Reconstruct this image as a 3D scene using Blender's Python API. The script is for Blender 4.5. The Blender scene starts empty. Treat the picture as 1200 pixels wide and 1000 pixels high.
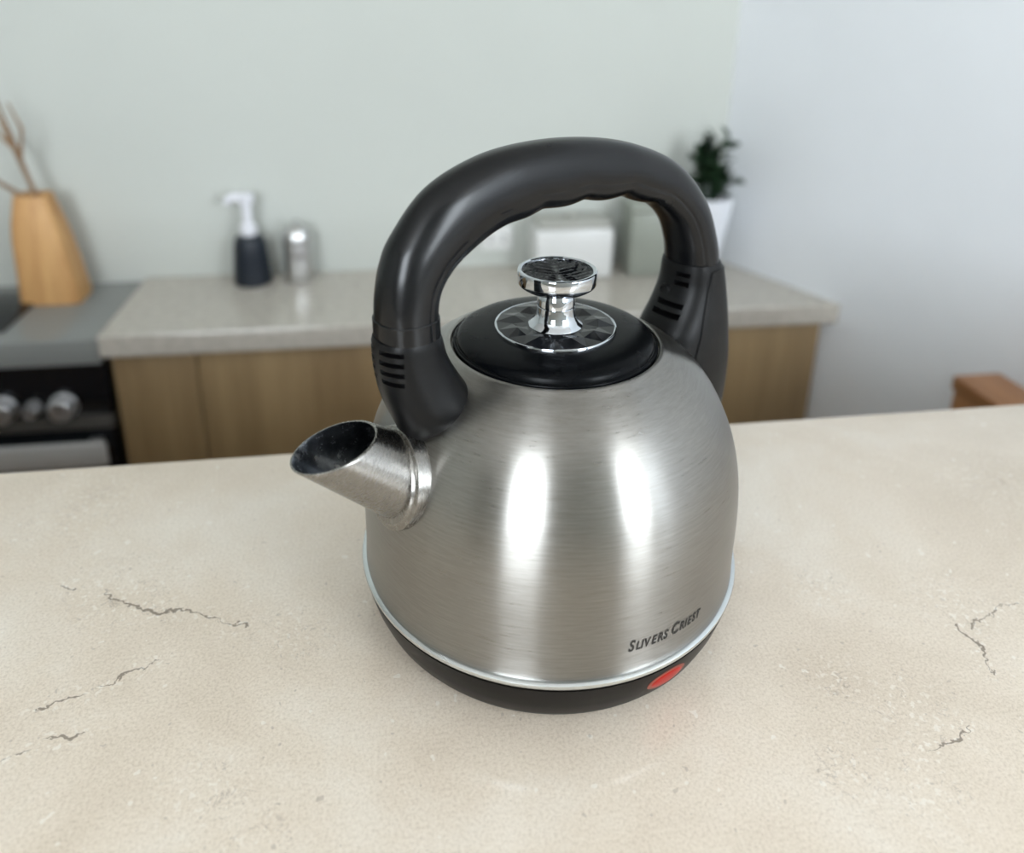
import bpy, bmesh, math, random
from mathutils import Vector, Matrix
R = math.radians
random.seed(7)
scene = bpy.context.scene
col = scene.collection

# ------------------------------------------------------------------ camera, light, exposure
S = 0.115                      # radius of the kettle's trim ring (m)
TOP = 1.05                     # island worktop height
cam_d = bpy.data.cameras.new('camera'); cam = bpy.data.objects.new('camera', cam_d); col.objects.link(cam)
cam_d.sensor_width = 36.0; cam_d.lens = 36.0 * 900 / 1200
cam_d.shift_y = -200 / 1200
cam_d.clip_start = 0.02
cam.location = (-0.0257, -0.4059, 1.4078)
cam.rotation_euler = (Matrix.Rotation(R(90 - 19), 3, 'X') @ Matrix.Rotation(R(1.07), 3, 'Z')).to_euler()
cam_d.dof.use_dof = True; cam_d.dof.focus_distance = 0.415; cam_d.dof.aperture_fstop = 27 / 7.0
scene.camera = cam

KA = R(8.9)                    # the kitchen is turned by this against the camera
KF = Vector((-0.78, 0.863, 0)) # front left corner of the long worktop
def K(a, b, z=0.0):            # kitchen coordinates -> world
    return KF + Vector((a * math.cos(KA) - b * math.sin(KA), a * math.sin(KA) + b * math.cos(KA), z))

world = bpy.data.worlds.new('world'); scene.world = world; world.use_nodes = True
world.node_tree.nodes['Background'].inputs[0].default_value = (0.80, 0.90, 1.0, 1)
world.node_tree.nodes['Background'].inputs[1].default_value = 1.0
WINB = -3.2                    # wall with the two windows, behind the camera
WINS = [(-0.42, 1.0, 1.2, 2.6), (2.38, 1.0, 1.2, 2.6)]   # centre a, width, sill z, head z
for i, (a, w, z0, z1) in enumerate(WINS):
    nm = ('window_left_offscreen', 'window_right_offscreen')[i]
    l = bpy.data.lights.new(nm, 'AREA'); l.shape = 'RECTANGLE'; l.size = w; l.size_y = z1 - z0
    l.energy = 58; l.color = (0.87, 0.94, 1.0)
    o = bpy.data.objects.new(nm, l); col.objects.link(o)
    o.location = K(a, WINB - 0.09, (z0 + z1) / 2)
    o.rotation_euler = (Matrix.Rotation(KA, 3, 'Z') @ Matrix.Rotation(R(90), 3, 'X')).to_euler()
vs = scene.view_settings
scene.display_settings.display_device = 'sRGB'
vs.view_transform = 'Standard'; vs.look = 'None'; vs.gamma = 1.0; vs.use_curve_mapping = False
vs.exposure = 0.28

# ------------------------------------------------------------------ materials
def mat(name, color, rough=0.5, metal=0.0, **kw):
    m = bpy.data.materials.new(name); m.use_nodes = True
    b = m.node_tree.nodes['Principled BSDF']
    b.inputs['Base Color'].default_value = (*color, 1); b.inputs['Roughness'].default_value = rough
    b.inputs['Metallic'].default_value = metal
    for k, v in kw.items(): b.inputs[k.replace('_', ' ')].default_value = v
    return m
class NT:
    def __init__(s, m): s.t = m.node_tree; s.b = s.t.nodes['Principled BSDF']
    def n(s, typ, **kw):
        nd = s.t.nodes.new(typ)
        for k, v in kw.items(): setattr(nd, k, v)
        return nd
    def put(s, sock, v):
        if isinstance(v, bpy.types.NodeSocket): s.t.links.new(v, sock)
        elif v is not None: sock.default_value = v
    def math(s, op, a, b=None, c=None, clamp=False):
        nd = s.n('ShaderNodeMath', operation=op, use_clamp=clamp)
        s.put(nd.inputs[0], a); s.put(nd.inputs[1], b); s.put(nd.inputs[2], c); return nd.outputs[0]
    def vec(s, op, a, b=None, scale=None):
        nd = s.n('ShaderNodeVectorMath', operation=op)
        s.put(nd.inputs[0], a); s.put(nd.inputs[1], b)
        if scale is not None: s.put(nd.inputs['Scale'], scale)
        return nd.outputs['Value'] if op in ('LENGTH', 'DOT_PRODUCT', 'DISTANCE') else nd.outputs[0]
    def noise(s, v, scale, detail=3, rough=0.55, dist=0.0):
        nd = s.n('ShaderNodeTexNoise'); s.put(nd.inputs['Vector'], v)
        nd.inputs['Scale'].default_value = scale; nd.inputs['Detail'].default_value = detail
        nd.inputs['Roughness'].default_value = rough; nd.inputs['Distortion'].default_value = dist
        return nd
    def ramp(s, f, stops):
        nd = s.n('ShaderNodeValToRGB'); s.put(nd.inputs[0], f); e = nd.color_ramp.elements
        while len(e) < len(stops): e.new(0.5)
        for q, (p, c) in zip(e, stops): q.position = p; q.color = (*c, 1) if len(c) == 3 else c
        return nd.outputs[0]
    def mix(s, f, a, b, blend='MIX'):
        nd = s.n('ShaderNodeMix', data_type='RGBA', blend_type=blend)
        s.put(nd.inputs[0], f); s.put(nd.inputs[6], a); s.put(nd.inputs[7], b); return nd.outputs[2]
    def coord(s, kind='Object'): return s.n('ShaderNodeTexCoord').outputs[kind]
    def bump(s, h, strength, dist):
        nd = s.n('ShaderNodeBump'); s.put(nd.inputs['Height'], h)
        nd.inputs['Strength'].default_value = strength; nd.inputs['Distance'].default_value = dist
        s.t.links.new(nd.outputs[0], s.b.inputs['Normal'])
def g(v): return ((v / 255 + 0.055) / 1.055) ** 2.4 if v > 10 else v / 255 / 12.92
def rgb(r, gg, b): return (g(r), g(gg), g(b))
M = {}

def plastic(name, c, rough, bump=0.015, spec=0.3):
    m = mat(name, c, rough, Specular_IOR_Level=spec); t = NT(m); v = t.coord()
    t.bump(t.noise(v, 2600, 2).outputs[0], bump, 0.0004)
    q = t.noise(v, 38, 4).outputs[0]
    t.put(t.b.inputs['Roughness'], t.math('MULTIPLY_ADD', q, 0.12, rough - 0.06))
    return m
M['handle'] = plastic('black_handle_plastic', (0.0028, 0.0031, 0.0038), 0.25, spec=0.36)
M['grip'] = plastic('matt_grip_plastic', (0.0048, 0.0048, 0.005), 0.38, spec=0.2)
M['cover'] = plastic('matt_cover_plastic', (0.007, 0.0068, 0.0068), 0.42, spec=0.2)
M['base'] = plastic('dark_base_plastic', (0.007, 0.006, 0.0053), 0.34, spec=0.1)
M['lid'] = plastic('lid_plastic', (0.0022, 0.0026, 0.0032), 0.26, spec=0.08)
M['gloss'] = mat('glossy_black_facet', (0.006, 0.0065, 0.008), 0.16, Specular_IOR_Level=0.35)
M['chrome'] = mat('chrome', (0.60, 0.63, 0.67), 0.035, 1.0)
M['letter'] = mat('black_print', (0.012, 0.011, 0.010), 0.5)
M['red'] = mat('red_lamp_lens', rgb(150, 16, 7), 0.3, Specular_IOR_Level=0.25)
M['redrim'] = mat('dark_red_rim', rgb(120, 52, 38), 0.4)
M['ring'] = mat('bright_trim_ring', (0.66, 0.69, 0.70), 0.2, 1.0)

def steel(name, axis_z=True, rough=0.30, aniso=0.88):
    m = mat(name, (0.56, 0.545, 0.525), rough, 1.0); t = NT(m); v = t.coord()
    sx = t.n('ShaderNodeSeparateXYZ'); t.put(sx.inputs[0], v)
    ang = t.math('ARCTAN2', sx.outputs[1], sx.outputs[0])
    cb = t.n('ShaderNodeCombineXYZ')
    t.put(cb.inputs[0], t.math('MULTIPLY', ang, 6.0)); t.put(cb.inputs[1], t.math('MULTIPLY', sx.outputs[2], 800.0)); t.put(cb.inputs[2], 0.0)
    br = t.noise(cb.outputs[0], 1.0, 4, 0.7).outputs[0]
    big = t.noise(v, 16, 3).outputs[0]
    t.put(t.b.inputs['Roughness'], t.math('ADD', t.math('MULTIPLY_ADD', br, 0.14, rough - 0.10), t.math('MULTIPLY', big, 0.06)))
    t.bump(br, 0.07, 0.0002)
    t.put(t.b.inputs['Base Color'], t.ramp(br, [(0.28, (0.255, 0.245, 0.228)), (0.72, (0.335, 0.323, 0.304))]))
    t.b.inputs['Anisotropic'].default_value = aniso
    tg = t.n('ShaderNodeTangent', direction_type='RADIAL', axis='Z'); t.put(t.b.inputs['Tangent'], tg.outputs[0])
    t.b.inputs['Anisotropic Rotation'].default_value = 0.25
    return m
M['steel'] = steel('brushed_steel')
M['spout'] = steel('brushed_spout_steel', rough=0.27, aniso=0.55)
M['spout_in'] = mat('spout_inside_steel', (0.20, 0.21, 0.22), 0.22, 1.0)
_t = NT(M['spout_in']); _v = _t.coord(); _q = _t.noise(_v, 130, 5, 0.7).outputs[0]
_t.put(_t.b.inputs['Base Color'], _t.ramp(_q, [(0.40, (0.20, 0.22, 0.25)), (0.58, (0.36, 0.38, 0.41)), (0.68, (0.75, 0.75, 0.73))]))
_t.put(_t.b.inputs['Roughness'], _t.math('MULTIPLY_ADD', _q, 0.3, 0.10))

def wood(name, c1, c2, rough=0.5, along='Z', scale=14):
    m = mat(name, c1, rough); t = NT(m); v = t.coord()
    mp = t.n('ShaderNodeMapping'); t.put(mp.inputs[0], v)
    mp.inputs['Scale'].default_value = {'Z': (1, 1, 0.06), 'X': (0.06, 1, 1), 'Y': (1, 0.06, 1)}[along]
    f = t.noise(mp.outputs[0], scale, 5, 0.6, 0.4).outputs[0]
    f2 = t.noise(mp.outputs[0], scale * 9, 3, 0.6).outputs[0]
    ff = t.math('ADD', t.math('MULTIPLY', f, 0.75), t.math('MULTIPLY', f2, 0.25))
    t.put(t.b.inputs['Base Color'], t.ramp(ff, [(0.36, c2), (0.64, c1)]))
    t.bump(f2, 0.1, 0.0006)
    return m
M['cab'] = wood('walnut_veneer', rgb(160, 136, 100), rgb(130, 107, 76), 0.45)
M['vase'] = wood('pale_turned_wood', rgb(214, 168, 112), rgb(180, 132, 80), 0.5, 'Z', 22)
M['console'] = wood('warm_oak', rgb(176, 126, 84), rgb(146, 98, 60), 0.45, 'Y')
M['twig'] = wood('dried_twig_bark', rgb(160, 128, 96), rgb(120, 92, 66), 0.8)
M['islandbase'] = wood('island_walnut', rgb(150, 118, 84), rgb(118, 90, 62), 0.5)

def plaster(name, c, amp=0.04):
    m = mat(name, c, 0.75); t = NT(m); v = t.coord()
    f = t.noise(v, 3.5, 5, 0.6).outputs[0]
    t.put(t.b.inputs['Base Color'], t.mix(f, (*[x * (1 - amp) for x in c], 1), (*[min(1, x * (1 + amp)) for x in c], 1)))
    t.bump(t.noise(v, 320, 3).outputs[0], 0.06, 0.001)
    return m
M['wallb'] = plaster('grey_green_wall_paint', rgb(193, 196, 190))
M['wallr'] = plaster('cool_white_wall_paint', rgb(238, 241, 245))
M['ceil'] = plaster('white_ceiling_paint', rgb(232, 230, 226))
M['floor'] = wood('oak_floor', rgb(170, 140, 108), rgb(140, 112, 84), 0.5, 'X', 8)
M['frame'] = mat('white_window_frame', rgb(225, 225, 222), 0.4)
_m = mat('grey_stone_worktop', rgb(188, 182, 172), 0.13); _t = NT(_m); _v = _t.coord()
_t.put(_t.b.inputs['Base Color'], _t.ramp(_t.noise(_v, 60, 6, 0.7).outputs[0], [(0.35, rgb(176, 170, 160)), (0.65, rgb(196, 190, 180))]))
M['stone2'] = _m
M['steelbar'] = mat('satin_steel', (0.62, 0.62, 0.62), 0.3, 1.0)
M['silver'] = mat('silver_paint', (0.58, 0.58, 0.57), 0.35, 0.25)
M['hobtop'] = mat('grey_hob_surround', rgb(132, 134, 132), 0.09)
M['blackglass'] = mat('black_oven_glass', (0.006, 0.007, 0.009), 0.12)
M['knob'] = mat('silver_oven_knob', (0.60, 0.61, 0.63), 0.32, 0.85)
M['ovengrey'] = mat('grey_oven_trim', rgb(96, 94, 90), 0.4, 0.4)
M['bottle'] = mat('navy_black_bottle', rgb(14, 24, 36), 0.35)
M['pump'] = mat('white_pump_plastic', rgb(226, 226, 232), 0.3)
M['white'] = mat('white_ceramic', rgb(222, 222, 220), 0.3)
M['pot'] = mat('white_matt_pot', rgb(228, 230, 236), 0.4)
M['sage'] = mat('sage_grey_tin', rgb(150, 154, 144), 0.4)
M['lidgrey'] = mat('grey_lid', rgb(168, 167, 160), 0.4)
M['dark'] = mat('dark_slot', (0.004, 0.004, 0.004), 0.6)
M['soil'] = mat('dark_soil', rgb(50, 40, 32), 0.9)
_m = mat('dark_green_leaf', rgb(38, 62, 42), 0.4); _t = NT(_m); _v = _t.coord()
_t.put(_t.b.inputs['Base Color'], _t.ramp(_t.noise(_v, 40, 3).outputs[0], [(0.35, rgb(26, 48, 34)), (0.7, rgb(58, 86, 56))]))
M['leaf'] = _m

# the island's beige stone: clouds, grain, pits, and veins that run where the slab has them
def stone():
    m = mat('beige_stone', rgb(214, 198, 178), 0.2); t = NT(m); v = t.coord()
    cloud = t.noise(v, 5.5, 6, 0.62, 0.3).outputs[0]
    c = t.ramp(cloud, [(0.34, rgb(206, 189, 169)), (0.52, rgb(223, 208, 190)), (0.68, rgb(233, 223, 210))])
    grain = t.noise(v, 620, 3, 0.75).outputs[0]
    c = t.mix(0.27, c, t.ramp(grain, [(0.32, rgb(150, 134, 116)), (0.5, rgb(224, 213, 197)), (0.68, rgb(250, 242, 230))]), 'MIX')
    # coordinates shaken so that the veins are ragged
    w1 = t.vec('SUBTRACT', t.noise(v, 70, 3, 0.6).outputs['Color'], (0.5, 0.5, 0.5))
    w2 = t.vec('SUBTRACT', t.noise(v, 260, 3, 0.6).outputs['Color'], (0.5, 0.5, 0.5))
    q = t.vec('ADD', v, t.vec('ADD', t.vec('SCALE', w1, scale=0.016), t.vec('SCALE', w2, scale=0.006)))
    q = t.vec('MULTIPLY', q, (1, 1, 0))
    d = None
    for line in VEINS:
        for (x0, y0), (x1, y1) in zip(line, line[1:]):
            A = Vector((x0, y0, 0)); D = Vector((x1 - x0, y1 - y0, 0)); L2 = D.length_squared
            pa = t.vec('SUBTRACT', q, tuple(A))
            h = t.math('MULTIPLY', t.vec('DOT_PRODUCT', pa, tuple(D)), 1 / L2, clamp=True)
            ds = t.vec('LENGTH', t.vec('SUBTRACT', pa, t.vec('SCALE', tuple(D), scale=h)))
            d = ds if d is None else t.math('MINIMUM', d, ds)
    gap = t.noise(v, 46, 2).outputs[0]
    width = t.math('MULTIPLY', t.math('SUBTRACT', gap, 0.36, clamp=True), 0.0036)
    vein = t.math('LESS_THAN', d, width)
    halo = t.math('SUBTRACT', 1.0, t.math('DIVIDE', d, 0.012, clamp=True), clamp=True)
    # rough patches
    patch = None
    for x, y, r in PATCHES:
        k = t.math('SUBTRACT', 1.0, t.math('DIVIDE', t.vec('DISTANCE', t.vec('MULTIPLY', v, (1, 1, 0)), (x, y, 0)), r), clamp=True)
        patch = k if patch is None else t.math('MAXIMUM', patch, k)
    n3 = t.noise(v, 120, 3, 0.55, 1.2).outputs[0]
    ridge = t.math('ABSOLUTE', t.math('SUBTRACT', n3, 0.5))
    thr = t.math('MULTIPLY', t.math('ADD', patch, t.math('MULTIPLY', halo, 0.35)), 0.022)
    scratch = t.math('LESS_THAN', ridge, thr)
    scratch = t.math('MULTIPLY', scratch, t.math('GREATER_THAN', t.noise(v, 75, 2).outputs[0], 0.54))
    chips = t.math('MULTIPLY', t.math('GREATER_THAN', t.noise(v, 260, 2).outputs[0], 0.60), t.math('ADD', patch, halo, clamp=True))
    spots = t.math('GREATER_THAN', t.noise(v, 150, 1, 0.4).outputs[0], 0.765)
    pits = t.math('GREATER_THAN', t.noise(t.vec('ADD', v, (3.1, 1.7, 0.4)), 210, 1, 0.4).outputs[0], 0.775)
    c = t.mix(t.math('MULTIPLY', chips, 0.5), c, (*rgb(242, 236, 226), 1))
    c = t.mix(t.math('MULTIPLY', spots, 0.55), c, (*rgb(240, 234, 224), 1))
    c = t.mix(t.math('MULTIPLY', pits, 0.38), c, (*rgb(120, 104, 88), 1))
    c = t.mix(t.math('MULTIPLY', scratch, 0.42), c, (*rgb(128, 112, 96), 1))
    c = t.mix(t.math('MULTIPLY', vein, 0.78), c, (*rgb(104, 90, 76), 1))
    t.put(t.b.inputs['Base Color'], c)
    low = t.math('MAXIMUM', t.math('MAXIMUM', vein, scratch), pits)
    t.put(t.b.inputs['Roughness'], t.math('ADD', t.math('MULTIPLY_ADD', grain, 0.12, 0.07), t.math('MULTIPLY', low, 0.4)))
    t.bump(t.math('SUBTRACT', t.math('MULTIPLY', grain, 0.12), low), 0.25, 0.0004)
    return m

# ------------------------------------------------------------------ mesh helpers
def link(name, me, m, parent=None, smooth=None):
    o = bpy.data.objects.new(name, me); col.objects.link(o)
    if m is not None and len(me.materials) == 0: me.materials.append(m)
    if parent is not None: o.parent = parent
    if smooth is not None:
        me.shade_smooth()
        if smooth < 180: me.set_sharp_from_angle(angle=R(smooth))
    return o
def bm_obj(name, bm, m, parent=None, smooth=None):
    bmesh.ops.recalc_face_normals(bm, faces=bm.faces)
    me = bpy.data.meshes.new(name); bm.to_mesh(me); bm.free()
    return link(name, me, m, parent, smooth)
def box(bm, x0, x1, y0, y1, z0, z1, bev=0.0, seg=2):
    r = bmesh.ops.create_cube(bm, size=1.0)
    vs_ = r['verts']
    for v in vs_:
        v.co = Vector(((x0 + x1) / 2 + v.co.x * (x1 - x0), (y0 + y1) / 2 + v.co.y * (y1 - y0), (z0 + z1) / 2 + v.co.z * (z1 - z0)))
    if bev:
        es = list({e for v in vs_ for e in v.link_edges})
        bmesh.ops.bevel(bm, geom=es, offset=bev, segments=seg, affect='EDGES', profile=0.5)
def box_obj(name, x0, x1, y0, y1, z0, z1, m, parent=None, bev=0.0):
    bm = bmesh.new(); box(bm, x0, x1, y0, y1, z0, z1, bev)
    return bm_obj(name, bm, m, parent, 40 if bev else None)
def lathe(bm, prof, n=64, cap0=False, cap1=False, mtx=None):
    rings = []
    for r, z in prof:
        rings.append([bm.verts.new((r * math.cos(2 * math.pi * i / n), r * math.sin(2 * math.pi * i / n), z)) for i in range(n)])
    for A, B in zip(rings, rings[1:]):
        for i in range(n):
            j = (i + 1) % n; bm.faces.new((A[i], A[j], B[j], B[i]))
    if cap0: bm.faces.new(rings[0][::-1])
    if cap1: bm.faces.new(rings[-1])
    if mtx is not None:
        for rr in rings:
            for v in rr: v.co = mtx @ v.co
    return rings
def lathe_obj(name, prof, m, parent=None, n=64, cap0=True, cap1=True, smooth=35, mtx=None):
    bm = bmesh.new(); lathe(bm, prof, n, cap0, cap1, mtx)
    return bm_obj(name, bm, m, parent, smooth)
def loft(bm, rings, cap=True, closed=True):
    vr = [[bm.verts.new(p) for p in r] for r in rings]
    for A, B in zip(vr, vr[1:]):
        n = len(A)
        for i in range(n):
            j = (i + 1) % n; bm.faces.new((A[i], A[j], B[j], B[i]))
    if cap: bm.faces.new(vr[0][::-1]); bm.faces.new(vr[-1])
    return vr
def tube(bm, pts, radii, n=10):
    rings = []; up = Vector((0.31, 0.2, 0.93)).normalized()
    for i, p in enumerate(pts):
        d = (Vector(pts[min(i + 1, len(pts) - 1)]) - Vector(pts[max(i - 1, 0)])).normalized()
        s = d.cross(up)
        if s.length < 0.05: s = d.cross(Vector((1, 0, 0)))
        s.normalize(); t = s.cross(d)
        rings.append([Vector(p) + (s * math.cos(2 * math.pi * k / n) + t * math.sin(2 * math.pi * k / n)) * radii[i] for k in range(n)])
    loft(bm, rings)
def cat(ks, vs_, t):           # Catmull-Rom through values at parameter knots
    n = len(ks); i = max(0, min(n - 2, next((k for k in range(n - 1) if t <= ks[k + 1]), n - 2)))
    def m(k):
        a, b = max(0, k - 1), min(n - 1, k + 1); return (vs_[b] - vs_[a]) / (ks[b] - ks[a])
    h = ks[i + 1] - ks[i]; u = (t - ks[i]) / h
    return ((2*u**3 - 3*u**2 + 1) * vs_[i] + (u**3 - 2*u**2 + u) * h * m(i) + (-2*u**3 + 3*u**2) * vs_[i+1] + (u**3 - u**2) * h * m(i+1))
def bevel_mod(o, w, seg=2):
    md = o.modifiers.new('b', 'BEVEL'); md.width = w; md.segments = seg; md.limit_method = 'ANGLE'
def tag(o, label, cat_, group=None, kind=None):
    o['label'] = label
    if cat_: o['category'] = cat_
    if group: o['group'] = group
    if kind: o['kind'] = kind
    return o
def empty(name, loc, rz, label, cat_, group=None):
    o = bpy.data.objects.new(name, None); col.objects.link(o); o.empty_display_size = 0.05
    o.location = loc; o.rotation_euler = (0, 0, rz)
    return tag(o, label, cat_, group)
def struct(o, label=None):
    o['kind'] = 'structure'
    if label: o['label'] = label
    return o
def at_k(o, a=0, b=0, z=0):    # place an object built in kitchen coordinates
    o.location = K(a, b, z); o.rotation_euler = (0, 0, KA); return o
def cut(o, cutters):
    bpy.context.view_layer.update()
    bm = bmesh.new()
    for f in cutters: f(bm)
    me = bpy.data.meshes.new('cut'); bm.to_mesh(me); bm.free()
    c = bpy.data.objects.new('cut', me); col.objects.link(c); c.parent = o.parent
    md = o.modifiers.new('cut', 'BOOLEAN'); md.object = c; md.operation = 'DIFFERENCE'; md.solver = 'EXACT'
    bpy.context.view_layer.update()
    dg = bpy.context.evaluated_depsgraph_get()
    new = bpy.data.meshes.new_from_object(o.evaluated_get(dg))
    o.modifiers.clear(); o.data = new
    bpy.data.objects.remove(c)
    new.shade_smooth(); new.set_sharp_from_angle(angle=R(38))

# ------------------------------------------------------------------ the room
CZ = 0.80                                    # height of the long worktop
DEP = 0.31                                   # its depth; the back wall stands behind it
CA, CB = 1.31, 1.464                         # corner of the room / front end of the worktop on the right wall
SL = (CB - CA) / DEP                         # the right wall runs off square
def ra(b): return CB - SL * b                # right wall's a at depth b
A0, B0, H = -2.1, WINB, 2.7
o = at_k(box_obj('floor', A0 - 0.1, ra(B0) + 0.3, B0 - 0.3, DEP + 0.2, -0.05, 0, M['floor'])); struct(o, 'oak plank floor')
o = at_k(box_obj('ceiling', A0 - 0.1, ra(B0) + 0.3, B0 - 0.3, DEP + 0.2, H, H + 0.05, M['ceil'])); struct(o, 'white painted ceiling')
o = at_k(box_obj('wall_back', A0 - 0.1, CA + 0.03, DEP, DEP + 0.1, 0, H, M['wallb'])); struct(o, 'plain grey green kitchen wall')
o = at_k(box_obj('wall_left', A0 - 0.1, A0, B0, DEP, 0, H, M['wallb'])); struct(o, 'plain grey green side wall')
bm = bmesh.new()
p = [(CA, DEP), (ra(B0), B0), (ra(B0) + 0.12, B0 + 0.05), (CA + 0.12, DEP + 0.05)]
loft(bm, [[Vector((x, y, z)) for x, y in p] for z in (0, H)])
struct(at_k(bm_obj('wall_right', bm, M['wallr'])), 'cool white side wall')
bm = bmesh.new()
xs = [A0 - 0.1]
for a, w, z0, z1 in WINS:
    box(bm, xs[-1], a - w / 2, B0 - 0.1, B0, 0, H); xs.append(a + w / 2)
    box(bm, a - w / 2, a + w / 2, B0 - 0.1, B0, 0, z0); box(bm, a - w / 2, a + w / 2, B0 - 0.1, B0, z1, H)
box(bm, xs[-1], ra(B0) + 0.2, B0 - 0.1, B0, 0, H)
struct(at_k(bm_obj('wall_front', bm, M['wallb'])), 'grey green wall with two tall windows')
for i, (a, w, z0, z1) in enumerate(WINS):
    bm = bmesh.new(); f = 0.045
    box(bm, a - w/2, a - w/2 + f, B0 - 0.07, B0 - 0.01, z0, z1); box(bm, a + w/2 - f, a + w/2, B0 - 0.07, B0 - 0.01, z0, z1)
    box(bm, a - w/2 + f, a + w/2 - f, B0 - 0.07, B0 - 0.01, z0, z0 + f); box(bm, a - w/2 + f, a + w/2 - f, B0 - 0.07, B0 - 0.01, z1 - f, z1)
    struct(at_k(bm_obj('window_%d' % (i + 1), bm, M['frame'])), 'tall white framed window')

# ------------------------------------------------------------------ the island
IB = -0.812                                   # its back edge
VEINS = []; PATCHES = []
def unpix(px, py):                            # worktop point seen at a pixel, used to lay the stone's veins out in world space
    u, v = px - 600, py - 300
    cr, sr = math.cos(R(1.07)), math.sin(R(1.07)); a, b = u * cr + v * sr, -u * sr + v * cr
    c, s = math.cos(R(19)), math.sin(R(19))
    d = Vector((a / 900, c - b / 900 * s, -s - b / 900 * c)); t = (TOP - cam.location.z) / d.z
    q = Vector(cam.location) + d * t - K(0.6, IB)
    return (round(q.x * math.cos(KA) + q.y * math.sin(KA), 4), round(-q.x * math.sin(KA) + q.y * math.cos(KA), 4))
for l in ([(70, 688), (110, 692), (150, 710), (185, 717), (230, 718), (262, 733), (292, 734)], [(40, 832), (105, 812), (140, 795), (188, 771)],
          [(-20, 900), (20, 883), (45, 868), (80, 866), (104, 856)], [(1122, 733), (1140, 748), (1150, 760), (1163, 786)], [(1085, 881), (1110, 870), (1142, 855)],
          [(1196, 706), (1168, 716), (1140, 735)]):
    VEINS.append([unpix(*q) for q in l])
PATCHES = [(*unpix(x, y), r) for x, y, r in ((345, 742, .03), (1062, 828, .035), (980, 795, .025), (1005, 905, .03), (1085, 935, .03), (240, 930, .03), (1110, 700, .035), (300, 985, .02), (150, 690, .05), (100, 590, .07), (1150, 560, .06), (960, 690, .03))]
M['stone'] = stone()
o = box_obj('island_worktop', -1.7, 1.15, -0.85, 0, TOP - 0.04, TOP, M['stone'], bev=0.003)
at_k(o, 0.6, IB); tag(o, 'polished beige stone worktop carrying the kettle', 'countertop')
isl = empty('island_cabinet', K(0.6, IB), KA, 'walnut veneered cabinet beneath the beige stone worktop', 'cabinet')
box_obj('carcass', -1.66, 1.11, -0.80, -0.05, 0.08, TOP - 0.04, M['islandbase'], isl)
box_obj('plinth', -1.60, 1.05, -0.74, -0.10, 0, 0.08, M['islandbase'], isl)
for i in range(6):
    x = -1.66 + i * 2.77 / 6
    box_obj('panel', x + 0.002, x + 2.77 / 6 - 0.002, -0.05, -0.032, 0.085, TOP - 0.045, M['islandbase'], isl, 0.001)

# ------------------------------------------------------------------ worktop, cabinets and oven along the back wall
bm = bmesh.new()
p = [(0, 0), (CB, 0), (CA, DEP), (0, DEP)]
loft(bm, [[Vector((x, y, z)) for x, y in p] for z in (CZ - 0.044, CZ)])
o = at_k(bm_obj('kitchen_worktop', bm, M['stone2'])); bevel_mod(o, 0.003); tag(o, 'long pale grey stone worktop against the back wall', 'countertop')
o = at_k(box_obj('hob_worktop', -1.9, -0.001, 0.006, DEP - 0.001, CZ - 0.058, CZ - 0.008, M['hobtop'], bev=0.002)); tag(o, 'dark grey worktop around the hob above the oven', 'countertop')
o = empty('glass_hob', K(-0.56, 0.15, CZ - 0.008), KA, 'black glass hob set beside the wooden vase', 'hob')
box_obj('glass_plate', -0.38, 0.38, -0.095, 0.105, 0, 0.006, M['blackglass'], o, 0.002)
for x in (-0.2, 0.2): lathe_obj('cooking_zone', [(0.07, 0.0058), (0.07, 0.0066), (0.066, 0.0066), (0.066, 0.0058)], M['ovengrey'], o, 40, False, False, mtx=Matrix.Translation((x, 0, 0)))
units = [(-1.88, -0.596), (0.012, 0.16), (0.164, 0.80), (0.804, CB - 0.026)]
labs = ['long walnut base cabinet under the hob worktop past the oven', 'narrow walnut base cabinet beside the oven', 'wide walnut base cabinet between two other cabinets', 'wide walnut base cabinet ending at the white wall']
for (x0, x1), lb in zip(units, labs):
    c = empty('base_cabinet', K((x0 + x1) / 2, 0), KA, lb, 'cabinet', 'walnut base cabinets under the grey worktop')
    w = (x1 - x0) / 2; w2 = w - (0.15 if x1 > 1.4 else 0)
    box_obj('carcass', -w, w2, 0.04, DEP - 0.005, 0.1, CZ - (0.058 if x0 < 0 else 0.044), M['cab'], c)
    box_obj('plinth', -w, w2, 0.07, DEP - 0.02, 0, 0.1, M['ovengrey'], c)
    for q0, q1 in (((-w, -.002), (.002, w)) if x0 < 0 else ((-w, w),)): box_obj('door', q0, q1, 0.02, 0.04, 0.105, CZ - (0.064 if x0 < 0 else 0.052), M['cab'], c, 0.001)
ov = empty('built_in_oven', K(-0.30, 0), KA, 'black glass built-in oven with silver knobs and bar handle', 'oven')
box_obj('body', -0.29, 0.298, 0.045, DEP - 0.005, 0.1, CZ - 0.058, M['ovengrey'], ov)
box_obj('control_panel', -0.29, 0.298, 0.022, 0.045, 0.628, CZ - 0.060, M['blackglass'], ov, 0.002)
box_obj('trim_strip', -0.29, 0.298, 0.020, 0.045, 0.598, 0.626, M['ovengrey'], ov, 0.002)
box_obj('door', -0.29, 0.298, 0.022, 0.045, 0.11, 0.596, M['blackglass'], ov, 0.002)
for kx, kr in ((0.215, 0.0235), (0.163, 0.014), (0.11, 0.0235), (-0.02, 0.0235), (-0.12, 0.0235)):
    mt = Matrix.Translation((kx, 0.022, 0.652)) @ Matrix.Rotation(R(90), 4, 'X')
    k = lathe_obj('knob', [(kr * 1.1, 0), (kr * 1.1, 0.004), (kr, 0.006), (kr * 0.94, 0.024), (kr * 0.8, 0.027)], M['knob'], ov, 32, True, True, mtx=mt)
    box_obj('pointer', kx - 0.0015, kx + 0.0015, -0.0062, -0.0045, 0.652, 0.652 + kr * 0.75, M['dark'], k)
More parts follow.
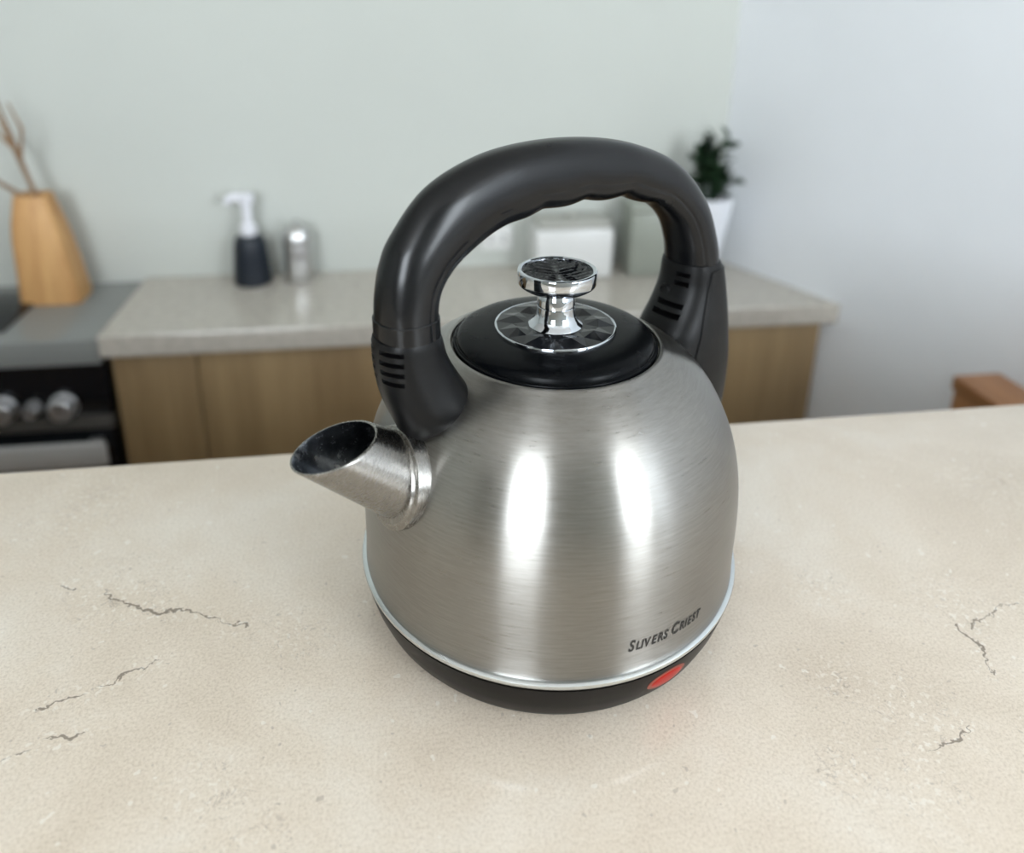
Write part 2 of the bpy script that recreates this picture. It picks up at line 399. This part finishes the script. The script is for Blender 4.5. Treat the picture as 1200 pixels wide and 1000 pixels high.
hd = box_obj('handle', -0.28, 0.292, -0.026, -0.010, 0.542, 0.592, M['silver'], ov, 0.005)
for x in (-0.25, 0.262): box_obj('bracket', x - 0.012, x + 0.012, -0.012, 0.024, 0.555, 0.578, M['steelbar'], hd)

# ------------------------------------------------------------------ things on the back worktop
v = empty('wooden_vase', K(-0.150, 0.225, CZ - 0.008), KA, 'tapered pale wooden vase holding dried twigs', 'vase')
bm = bmesh.new()
def sq(hx, hy, z, r=0.012, dx=0):
    out = []
    for cx, cy, a0 in ((1, 1, 0), (-1, 1, 90), (-1, -1, 180), (1, -1, 270)):
        for k in range(4):
            a = R(a0 + k * 30); out.append(Vector((dx + cx * (hx - r) + r * math.cos(a), cy * (hy - r) + r * math.sin(a), z)))
    return out
loft(bm, [sq(.056, .040, 0), sq(.057, .041, .01), sq(.052, .039, .07, dx=-.003), sq(.047, .036, .13, dx=-.007), sq(.042, .033, .165, dx=-.009), sq(.034, .027, .205, dx=-.010), sq(.031, .024, .222, dx=-.010),
          sq(.027, .020, .222, .010, dx=-.010), sq(.026, .020, .10, .010, dx=-.008)])
bm_obj('body', bm, M['vase'], v, 35)
tw = [('forked dried twig standing tallest in the wooden vase', [(0, 0, .101), (-.006, 0, .22), (-.022, .004, .29), (-.034, .004, .35), (-.052, .006, .43)], [(2, (-.008, .0, .35), (-.026, .002, .40))]),
      ('slim dried twig leaning beside the forked one in the wooden vase', [(-.010, .010, .101), (-.014, .016, .22), (-.040, .022, .31), (-.064, .028, .385)], [(2, (-.056, .022, .33), (-.076, .024, .345))]),
      ('thick tan twig bent low over the wooden vase rim', [(-.012, -.010, .101), (-.020, -.014, .218), (-.050, -.020, .245), (-.090, -.026, .275)], [])]
for lb, pts, forks in tw:
    bm = bmesh.new(); n = len(pts); r0 = .0068 if 'thick' in lb else .0052
    tube(bm, pts, [r0 * (1 - .55 * i / (n - 1)) for i in range(n)], 8)
    for i, q1, q2 in forks: tube(bm, [pts[i], q1, q2], [r0 * .75, r0 * .6, r0 * .35], 8)
    o = at_k(bm_obj('dried_twig', bm, M['twig'], None, 60), -0.150, 0.225, CZ - 0.008); tag(o, lb, 'twig', 'dried twigs in the vase')

d = empty('soap_dispenser', K(0.236, 0.255, CZ), KA, 'dark navy pump bottle with white pump head', 'soap dispenser')
lathe_obj('bottle', [(.036, 0), (.040, .004), (.0395, .02), (.034, .085), (.030, .102), (.022, .108), (.014, .110)], M['bottle'], d, 48)
lathe_obj('collar', [(.0165, .108), (.0175, .112), (.0175, .128), (.013, .133), (.009, .134)], M['pump'], d, 32)
ph = lathe_obj('pump_head', [(.0095, .132), (.0095, .175), (.0150, .178), (.0165, .186), (.0160, .196), (.009, .200)], M['pump'], d, 32)
bm = bmesh.new(); tube(bm, [(-.004, 0, .190), (-.022, -.002, .192), (-.034, -.003, .189), (-.039, -.003, .178)], [.0105, .0098, .0088, .0075], 12)
bm_obj('nozzle', bm, M['pump'], ph, 60)

d = empty('steel_shaker', K(0.335, 0.255, CZ), KA, 'small brushed steel shaker with a domed top', 'shaker')
lathe_obj('body', [(.030, 0), (.031, .003), (.031, .085), (.030, .088)], M['steelbar'], d, 48)
lathe_obj('dome_lid', [(.0318, .087), (.0318, .096), (.029, .112), (.022, .124), (.011, .131), (.004, .1325)], M['steelbar'], d, 48)
lathe_obj('tip', [(.006, .130), (.006, .137), (.003, .139)], M['steelbar'], d, 24)

d = empty('wall_socket', K(0.775, DEP, 0.868), KA, 'white double socket plate on the grey green wall', 'socket')
box_obj('plate', -.036, .036, -.009, 0.002, -.028, .028, M['white'], d, 0.003)
for x in (-.016, .016):
    for dz in (-.006, .006): box_obj('socket_hole', x - .002, x + .002, -.0105, -.0085, dz - .003, dz + .003, M['dark'], d)

d = empty('bread_bin', K(0.935, 0.24, CZ), KA, 'white rounded storage box with grey lid behind the kettle', 'box')
box_obj('body', -.088, .088, -.045, .055, 0.0, .118, M['white'], d, 0.012)
l_ = box_obj('lid', -.082, .082, -.040, .050, .117, .132, M['lidgrey'], d, 0.005)
lathe_obj('knob', [(.010, .131), (.013, .137), (.013, .143), (.008, .146)], M['lidgrey'], l_, 24)
d = empty('storage_tin', K(1.112, 0.245, CZ), KA, 'tall sage grey storage tin between the white box and plant', 'tin')
box_obj('body', -.050, .050, -.045, .05, 0.0, .150, M['sage'], d, 0.008)
box_obj('lid', -.052, .052, -.047, .052, .149, .166, M['sage'], d, 0.004)

PL = (1.236, 0.215)
d = empty('potted_plant', K(*PL, CZ), KA, 'leafy dark green plant in a tapered white pot', 'plant')
lathe_obj('pot', [(.030, 0), (.033, .003), (.058, .160), (.060, .185), (.055, .185), (.052, .165), (.04, .155)], M['pot'], d, 48)
lathe_obj('soil', [(.0535, .164), (.03, .171), (.01, .173)], M['soil'], d, 32, True, True)
bm = bmesh.new()
prof = [(0, .0015), (.25, .010), (.5, .0135), (.75, .010), (.93, .004), (1.0, .0004)]
rows = []
for s_, w in prof:
    x = s_ * .055; z = .010 * math.sin(s_ * 2.6)
    rows.append([bm.verts.new((x, -w, z + .003)), bm.verts.new((x, 0, z)), bm.verts.new((x, w, z + .003))])
for a_, b_ in zip(rows, rows[1:]):
    for i in (0, 1): bm.faces.new((a_[i], a_[i + 1], b_[i + 1], b_[i]))
g2 = bmesh.ops.solidify(bm, geom=bm.faces[:], thickness=0.0006)
leaf0 = bm_obj('leaf', bm, M['leaf'], d, 60)
lm = leaf0.data; first = True
bm = bmesh.new()
stems = []
for i in range(20):
    a = i * 2.4; lean = .006 + .044 * ((i * 0.37) % 1); h = .215 + .095 * ((i * .618) % 1)
    b0 = Vector((.016 * math.cos(a), .016 * math.sin(a), .165)); b1 = Vector((lean * math.cos(a), lean * math.sin(a), h))
    tube(bm, [b0, (b0 + b1) / 2 + Vector((0, 0, .004)), b1], [.0022, .0018, .0012], 6); stems.append((b0, b1, a))
bm_obj('stems', bm, M['leaf'], d, 60)
for i, (b0, b1, a) in enumerate(stems):
    for k in range(5):
        o = leaf0 if first else leaf0.copy()
        if not first: col.objects.link(o); o.parent = d
        first = False
        t_ = .35 + .65 * k / 4
        o.location = b0.lerp(b1, t_); sc = .62 + .35 * random.random()
        o.scale = (sc, sc, sc)
        o.rotation_euler = (random.uniform(-.4, .4), R(random.uniform(-62, 8)), a + k * 2.1 + random.uniform(-.4, .4))

# wooden console at the white wall, its long top running towards the island's end
cs = empty('wooden_console', (0.734, 0.775, 0), 0, 'narrow warm oak console standing by the white wall', 'console')
cs.rotation_euler = (0, 0, R(9))
box_obj('top', 0, 0.088, -0.42, 0, 0.775, 0.80, M['console'], cs, 0.002)
box_obj('side_panel', 0.004, 0.022, -0.416, -0.004, 0.05, 0.776, M['console'], cs, 0.001)
box_obj('side_panel', 0.066, 0.084, -0.416, -0.004, 0.05, 0.776, M['console'], cs, 0.001)
box_obj('end_panel', 0.022, 0.066, -0.024, -0.006, 0.05, 0.776, M['console'], cs, 0.001)
box_obj('end_panel', 0.022, 0.066, -0.414, -0.396, 0.05, 0.776, M['console'], cs, 0.001)
for x in (.012, .076):
    for y in (-.40, -.02): box_obj('leg', x - .008, x + .008, y - .008, y + .008, 0, .052, M['console'], cs)

# ------------------------------------------------------------------ the kettle (local +X points along the spout; lengths in ring radii times S)
PHI = R(217)
ZR = 0.2825                                   # ring height above the stone
ket = empty('electric_kettle', (0, 0, TOP), PHI, 'brushed steel electric kettle with arched black handle and short spout', 'kettle')
def sc(prof): return [(r * S, (z + ZR) * S) for r, z in prof]
def P3(rho, off, z): return Vector((rho * S, off * S, (z + ZR) * S))
KZ = [0, .12, .25, .4, .55, .7, .82, .94, 1.04, 1.12, 1.165]
KR = [.985, .980, .980, .977, .963, .928, .880, .815, .735, .635, .556]
def rz(z): return cat(KZ, KR, z)
# base
base_prof = [(.86, -.281), (.892, -.2815), (.908, -.274), (.935, -.235), (.968, -.155), (.988, -.085), (.998, -.045), (1.0, -.036), (.985, -.034)]
def rb(z):
    ps = sorted((q[1], q[0]) for q in base_prof[1:8]); return cat([q[0] for q in ps], [q[1] for q in ps], z)
lathe_obj('base', sc([(.30, -.276)] + base_prof + [(.5, -.034)]), M['base'], ket, 128)
lathe_obj('seam_ring', sc([(.95, -.036), (.990, -.036), (.994, -.030), (.990, -.025), (.95, -.025)]), M['dark'], ket, 128)
lathe_obj('trim_ring', sc([(.95, -.026), (.993, -.026), (1.003, -.022), (1.007, -.012), (1.005, -.002), (.998, .004), (.988, .006), (.95, .006)]), M['ring'], ket, 128)
for k in range(3):
    a = R(40 + 120 * k)
    lathe_obj('rubber_foot', [(.010, 0.0), (.011, .0004), (.011, .0012)], M['dark'], ket, 20, mtx=Matrix.Translation((.6 * S * math.cos(a), .6 * S * math.sin(a), 0)))
# body
body_prof = [(rz(z), z) for z in [i * 1.165 / 70 for i in range(71)]]
body_prof += [(.545, 1.1735), (.535, 1.1775), (.526, 1.1765), (.522, 1.170), (.520, 1.155), (.49, 1.15)]
body = lathe_obj('body', sc([(.95, .0)] + body_prof), M['steel'], ket, 160, False, True, 50)
# lid
lid = lathe_obj('lid', sc([(.40, 1.151), (.512, 1.152), (.515, 1.172), (.512, 1.180), (.503, 1.183), (.498, 1.181), (.494, 1.184), (.491, 1.201), (.484, 1.212), (.470, 1.220), (.44, 1.229), (.40, 1.237), (.35, 1.243), (.31, 1.246), (.2, 1.246)]), M['lid'], ket, 128)
plate = lathe_obj('knob_plate', sc([(.25, 1.240), (.300, 1.240), (.3055, 1.244), (.306, 1.254), (.304, 1.259), (.300, 1.261), (.296, 1.259), (.25, 1.254)]), M['chrome'], lid, 96)
bm = bmesh.new(); nf = 18; rr = [(.297, 1.259), (.215, 1.266), (.150, 1.261)]
rings = []
for k, (r, z) in enumerate(rr):
    rings.append([bm.verts.new(P3(r * math.cos(2 * math.pi * (i + .5 * k) / nf), r * math.sin(2 * math.pi * (i + .5 * k) / nf), z + (.013 * (i % 2) if k == 1 else 0))) for i in range(nf)])
for A_, B_ in zip(rings, rings[1:]):
    for i in range(nf):
        j = (i + 1) % nf; bm.faces.new((A_[i], A_[j], B_[i])); bm.faces.new((B_[i], A_[j], B_[j]))
bm.faces.new(rings[-1])
bm_obj('faceted_disc', bm, M['gloss'], plate)
knob = lathe_obj('knob_stem', sc([(.138, 1.262), (.134, 1.268), (.118, 1.280), (.106, 1.296), (.099, 1.318), (.096, 1.345), (.0945, 1.360), (.0925, 1.362), (.0945, 1.364), (.094, 1.40), (.091, 1.415), (.086, 1.428), (.083, 1.436), (.09, 1.445), (.10, 1.455)]), M['chrome'], lid, 96)
capk = lathe_obj('knob_cap', sc([(.08, 1.442), (.115, 1.444), (.140, 1.449), (.165, 1.459), (.178, 1.467), (.190, 1.477), (.195, 1.487), (.196, 1.542), (.194, 1.550), (.188, 1.5535), (.180, 1.553), (.175, 1.549), (.172, 1.530), (.12, 1.518)]), M['chrome'], lid, 96)
bm = bmesh.new(); nr = 60
tb = [.173 * i / 14 for i in range(1, 15)]
ctr = bm.verts.new(P3(0, 0, 1.538)); prev = None
ak = R(60)
for r in tb:
    cur = []
    for i in range(nr):
        a = 2 * math.pi * i / nr; x, y = r * math.cos(a), r * math.sin(a)
        # ribs fanning out on both sides of a centre rib
        uu = x * math.cos(ak) + y * math.sin(ak); ww = -x * math.sin(ak) + y * math.cos(ak)
        hgt = .006 * math.sin((uu + abs(ww) * .45) * 150) * min(1, abs(ww) / .02) * (1 if r < .165 else 0)
        cur.append(bm.verts.new(P3(x, y, 1.5385 + hgt - .010 * (1 - (r / .173) ** 2))))
    for i in range(nr):
        j = (i + 1) % nr
        if prev: bm.faces.new((prev[i], prev[j], cur[j], cur[i]))
        else: bm.faces.new((ctr, cur[i], cur[j]))
    prev = cur
bm_obj('ribbed_inlay', bm, M['gloss'], capk, 60)

# spout: a tapered tube rising at 40 degrees, cut off nearly level
tilt = R(40); ax = Vector((math.cos(tilt), 0, math.sin(tilt))); nx = Vector((-math.sin(tilt), 0, math.cos(tilt))); by = Vector((0, 1, 0))
o0 = Vector((.755, 0, .605))
cutp, cutn = Vector((1.25, 0, .985)), Vector((.20, 0, 1.0)).normalized()
def spout_r(s): return .203 - .085 * s
def spout_ring(s, inset=0.0, n=72, cutit=False):
    out = []
    for i in range(n):
        a = 2 * math.pi * i / n
        e = nx * math.cos(a) + by * math.sin(a)
        if cutit:
            s1 = s
            for _ in range(12):
                q = o0 + ax * s1 + e * (spout_r(s1) - inset); s1 -= (q - cutp).dot(cutn) / ax.dot(cutn)
            q = o0 + ax * s1 + e * (spout_r(s1) - inset)
        else: q = o0 + ax * s + e * (spout_r(s) - inset)
        out.append(q)
    return out
def lerp_rings(A_, B_, f): return [p.lerp(q, f) for p, q in zip(A_, B_)]
lipo, lipi = spout_ring(.5, 0, cutit=True), spout_ring(.5, .011, cutit=True)
r0, r0i = spout_ring(.0), spout_ring(.06, .011)
org = P3(o0.x, 0, o0.z)
rot = Matrix.Rotation(R(90) - tilt, 4, 'Y')          # spout's own frame: z along the tube
inv = (Matrix.Translation(org) @ rot).inverted()
def spmesh(name, rings_, m, parent, smooth=40):
    bm = bmesh.new(); loft(bm, [[inv @ P3(p.x, p.y, p.z) for p in r] for r in rings_], cap=False)
    o = bm_obj(name, bm, m, parent, smooth); return o
sp = spmesh('spout', [lerp_rings(r0, lipo, f) for f in (0, .2, .4, .6, .8, .97, .992)] + [lerp_rings(lipo, lipi, .25), lerp_rings(lipo, lipi, .8)], M['spout'], ket)
sp.matrix_local = Matrix.Translation(org) @ rot
spmesh('spout_lining', [lerp_rings(lipo, lipi, .8), lerp_rings(lipi, r0i, .03), lerp_rings(lipi, r0i, .3), lerp_rings(lipi, r0i, .6), lerp_rings(lipi, r0i, 1)], M['spout_in'], sp)
# rolled collar where the spout meets the body
ft = R(14); fo = P3(.910, 0, .728)
fm = Matrix.Translation(fo) @ Matrix.Rotation(R(90) - ft, 4, 'Y')
fl = lathe_obj('spout_collar', [(r * S, z * S) for r, z in [(.17, -.09), (.232, -.09), (.234, .022), (.232, .032), (.226, .036), (.218, .036), (.212, .039), (.206, .046), (.202, .050), (.10, .052)]], M['spout'], ket, 96, False, True, 40)
fl.matrix_local = fm

# handle: one arch lofted between an outer and an inner curve in the plane of the spout
outer = [(.972, 1.40), (.975, 1.52), (.968, 1.62), (.945, 1.74), (.890, 1.86), (.725, 2.045), (.475, 2.155), (.195, 2.195), (-.14, 2.185), (-.46, 2.125), (-.76, 2.00), (-.98, 1.79), (-1.095, 1.56), (-1.135, 1.40)]
inner = [(.705, 1.40), (.708, 1.52), (.690, 1.61), (.640, 1.68), (.555, 1.745), (.390, 1.825), (.20, 1.868), (.00, 1.882), (-.20, 1.880), (-.41, 1.860), (-.60, 1.795), (-.755, 1.675), (-.835, 1.53), (-.865, 1.40)]
halfw = [.140, .138, .136, .134, .132, .130, .130, .130, .130, .132, .138, .145, .152, .158]
kn = list(range(len(outer)))
def section(t, grow=0.0, n=56, bumps=True):
    o_ = Vector((cat(kn, [q[0] for q in outer], t), 0, cat(kn, [q[1] for q in outer], t)))
    i_ = Vector((cat(kn, [q[0] for q in inner], t), 0, cat(kn, [q[1] for q in inner], t)))
    if bumps and 5.2 < t < 10.2:
        e = min(1, (t - 5.2) / .5, (10.2 - t) / .5)
        i_ += (i_ - o_).normalized() * (.020 * e * (abs(math.sin((t - 5.2) * math.pi / 1.25 + .3)) - .35))
    w = cat(kn, halfw, t) + grow; c = (o_ + i_) / 2; N = (o_ - i_) / 2; N = N + N.normalized() * grow
    out = []
    for k in range(n):
        a = 2 * math.pi * k / n; ca, sa = math.cos(a), math.sin(a); e = 2 / 2.25
        x = math.copysign(abs(ca) ** e, ca); y = math.copysign(abs(sa) ** e, sa)
        gr = .965 if k in (17, n - 17) else 1.0
        p = c + N * x * gr; out.append(P3(p.x, y * w * gr, p.z))
    return out
ts = [.86 + i * (13.0 - .86) / 110 for i in range(111)]
bm = bmesh.new(); loft(bm, [section(t) for t in ts])
hnd = bm_obj('handle', bm, M['handle'], ket, 24)
bm = bmesh.new(); loft(bm, [section(t, g_) for t, g_ in ((.18, -.006), (.2, .006), (.4, .006), (.86, .006), (.90, .003), (.91, -.01))])
bm_obj('collar', bm, M['handle'], hnd, 30)

# front foot: shoe that spreads onto the dome and runs out in a point above the spout
def shoe(stations, n=48, e=2.3):
    rings_ = []
    for z, ro, ri, w in stations:
        c, h = (ro + ri) / 2, (ro - ri) / 2; r = []
        for k in range(n):
            a = 2 * math.pi * k / n; ca, sa = math.cos(a), math.sin(a)
            r.append(P3(c + h * math.copysign(abs(ca) ** (2 / e), ca), w * math.copysign(abs(sa) ** (2 / e), sa), z))
        rings_.append(r)
    return rings_
fs = [(1.425, .985, .700, .138), (1.41, .990, .694, .144), (1.30, .988, .665, .152), (1.18, .968, .60, .168), (1.09, .940, .54, .184), (1.01, .908, .50, .176), (.94, .880, .50, .128), (.89, .866, .50, .070), (.855, .860, .50, .015)]
zz = [q[0] for q in fs][::-1]
st = []
for i in range(30):
    z = 1.425 - i * .57 / 29
    st.append((z, *[cat(zz, [q[k] for q in fs][::-1], z) for k in (1, 2, 3)]))
bm = bmesh.new(); loft(bm, shoe(st)[::-1])
foot = bm_obj('front_foot', bm, M['grip'], ket, 40)
def cb(x0, x1, y0, y1, z0, z1):
    def f(bm): box(bm, x0 * S, x1 * S, y0 * S, y1 * S, (z0 + ZR) * S, (z1 + ZR) * S)
    return f
# slots wrap the outer side of the foot, split by a rib
slots = []
for k in range(4):
    z = 1.388 - .046 * k
    slots += [cb(.925, 1.1, .024, .30, z - .011, z + .011), cb(.925, 1.1, -.30, -.024, z - .011, z + .011)]
cut(foot, slots)

# rear housing: drops from the arch down behind the dome to the base
rs = [(1.415, -.858, -1.137, .160), (1.40, -.856, -1.150, .166), (1.28, -.845, -1.185, .178), (1.15, -.79, -1.215, .196), (1.0, -.70, -1.245, .215), (.8, -.70, -1.270, .225), (.55, -.70, -1.275, .215), (.3, -.70, -1.24, .195), (.1, -.70, -1.16, .17), (.03, -.70, -1.10, .15)]
zz = [q[0] for q in rs][::-1]
st = []
for i in range(44):
    z = 1.415 - i * 1.385 / 43
    st.append((z, *[cat(zz, [q[k] for q in rs][::-1], z) for k in (1, 2, 3)]))
bm = bmesh.new(); loft(bm, shoe(st, e=2.5)[::-1])
rear = bm_obj('rear_housing', bm, M['grip'], ket, 40)
vents = []
for y0, y1, z0, z1 in ((.020, .105, 1.345, 1.372), (.012, .105, 1.292, 1.320), (-.060, .112, 1.172, 1.200), (-.070, .115, 1.118, 1.148)):
    vents.append(cb(-.97, -.70, y0, y1, z0, z1))
cut(rear, vents)
lathe_obj('screw_boss', [(.0042, -.004), (.0042, .0014), (.0036, .0018), (.0030, .0006), (.0005, .0006)], M['grip'], rear, 24, mtx=Matrix.Translation(P3(-.842, -.035, 1.245)) @ Matrix.Rotation(R(90), 4, 'Y'))
# cover shell over the outer half of the housing
st2 = [(z, ri + .004, ro - .006, w + .006) for z, ri, ro, w in st[1:]]
bm = bmesh.new(); loft(bm, shoe(st2, e=2.5)[::-1])
pa, pb = P3(-.985, 0, 1.40), P3(-.855, 0, .90); dv = (pb - pa).normalized(); nv = Vector((-dv.z, 0, dv.x))
if nv.x > 0: nv = -nv
bmesh.ops.bisect_plane(bm, geom=bm.verts[:] + bm.edges[:] + bm.faces[:], plane_co=pa, plane_no=nv, clear_inner=True)
cov = bm_obj('rear_cover', bm, M['cover'], rear, 40)

# lamp lens in the base
az0 = R(-57.6) - PHI
def lens(name, ha, hz, lift, m, parent):
    bm = bmesh.new(); n = 40; prev = None
    def pt(rr_, a):
        da = ha * rr_ * math.cos(a); dz = hz * rr_ * math.sin(a); z = -.132 + dz
        r = rb(z) + lift * (1 - rr_ ** 4) + .001; return P3(r * math.cos(az0 + da), r * math.sin(az0 + da), z)
    c = bm.verts.new(pt(0, 0))
    for rr_ in (.3, .6, .8, .92, 1.0):
        cur = [bm.verts.new(pt(rr_, 2 * math.pi * i / n)) for i in range(n)]
        for i in range(n):
            j = (i + 1) % n
            bm.faces.new((prev[i], prev[j], cur[j], cur[i]) if prev else (c, cur[i], cur[j]))
        prev = cur
    return bm_obj(name, bm, m, parent, 60)
ln = lens('indicator_surround', R(6.6), .066, .004, M['redrim'], ket)
lens('indicator_lens', R(5.8), .055, .0085, M['red'], ln)['label'] = 'red oval indicator lamp'

# lettering wrapped round the body
def word(text, big, small, x, out):
    for i, ch in enumerate(text):
        size = big if i == 0 else small
        cu = bpy.data.curves.new('t', 'FONT'); cu.body = ch; cu.size = size; cu.shear = 0.22; cu.offset = 0.036 * size; cu.resolution_u = 3
        to = bpy.data.objects.new('t', cu); col.objects.link(to); bpy.context.view_layer.update()
        dg = bpy.context.evaluated_depsgraph_get(); me = bpy.data.meshes.new_from_object(to.evaluated_get(dg))
        vs_ = [(v.co.x, v.co.y) for v in me.vertices]
        x0, x1 = min(q[0] for q in vs_), max(q[0] for q in vs_)
        out.append((me, x - x0)); x += (x1 - x0) + (.02 if ch == 'L' else .06) * small
        bpy.data.objects.remove(to)
    return x
letters = []
xe = word('SLIVERS', 1.0, .78, 0, letters); xe = word('CRIEST', 1.0, .78, xe + .30, letters)
span = R(25.0); aL = R(-71.4) - PHI; zb = .122
for me, dx in letters:
    k = span / xe
    bm = bmesh.new(); bm.from_mesh(me)
    bmesh.ops.subdivide_edges(bm, edges=bm.edges[:], cuts=1)
    bmesh.ops.triangulate(bm, faces=bm.faces[:])
    for v_ in bm.verts:
        a = aL + (v_.co.x + dx) * k; z = zb + .058 / .72 * v_.co.y
        r = rz(z) + .0018; v_.co = P3(r * math.cos(a), r * math.sin(a), z)
    bm_obj('letter', bm, M['letter'], ket)
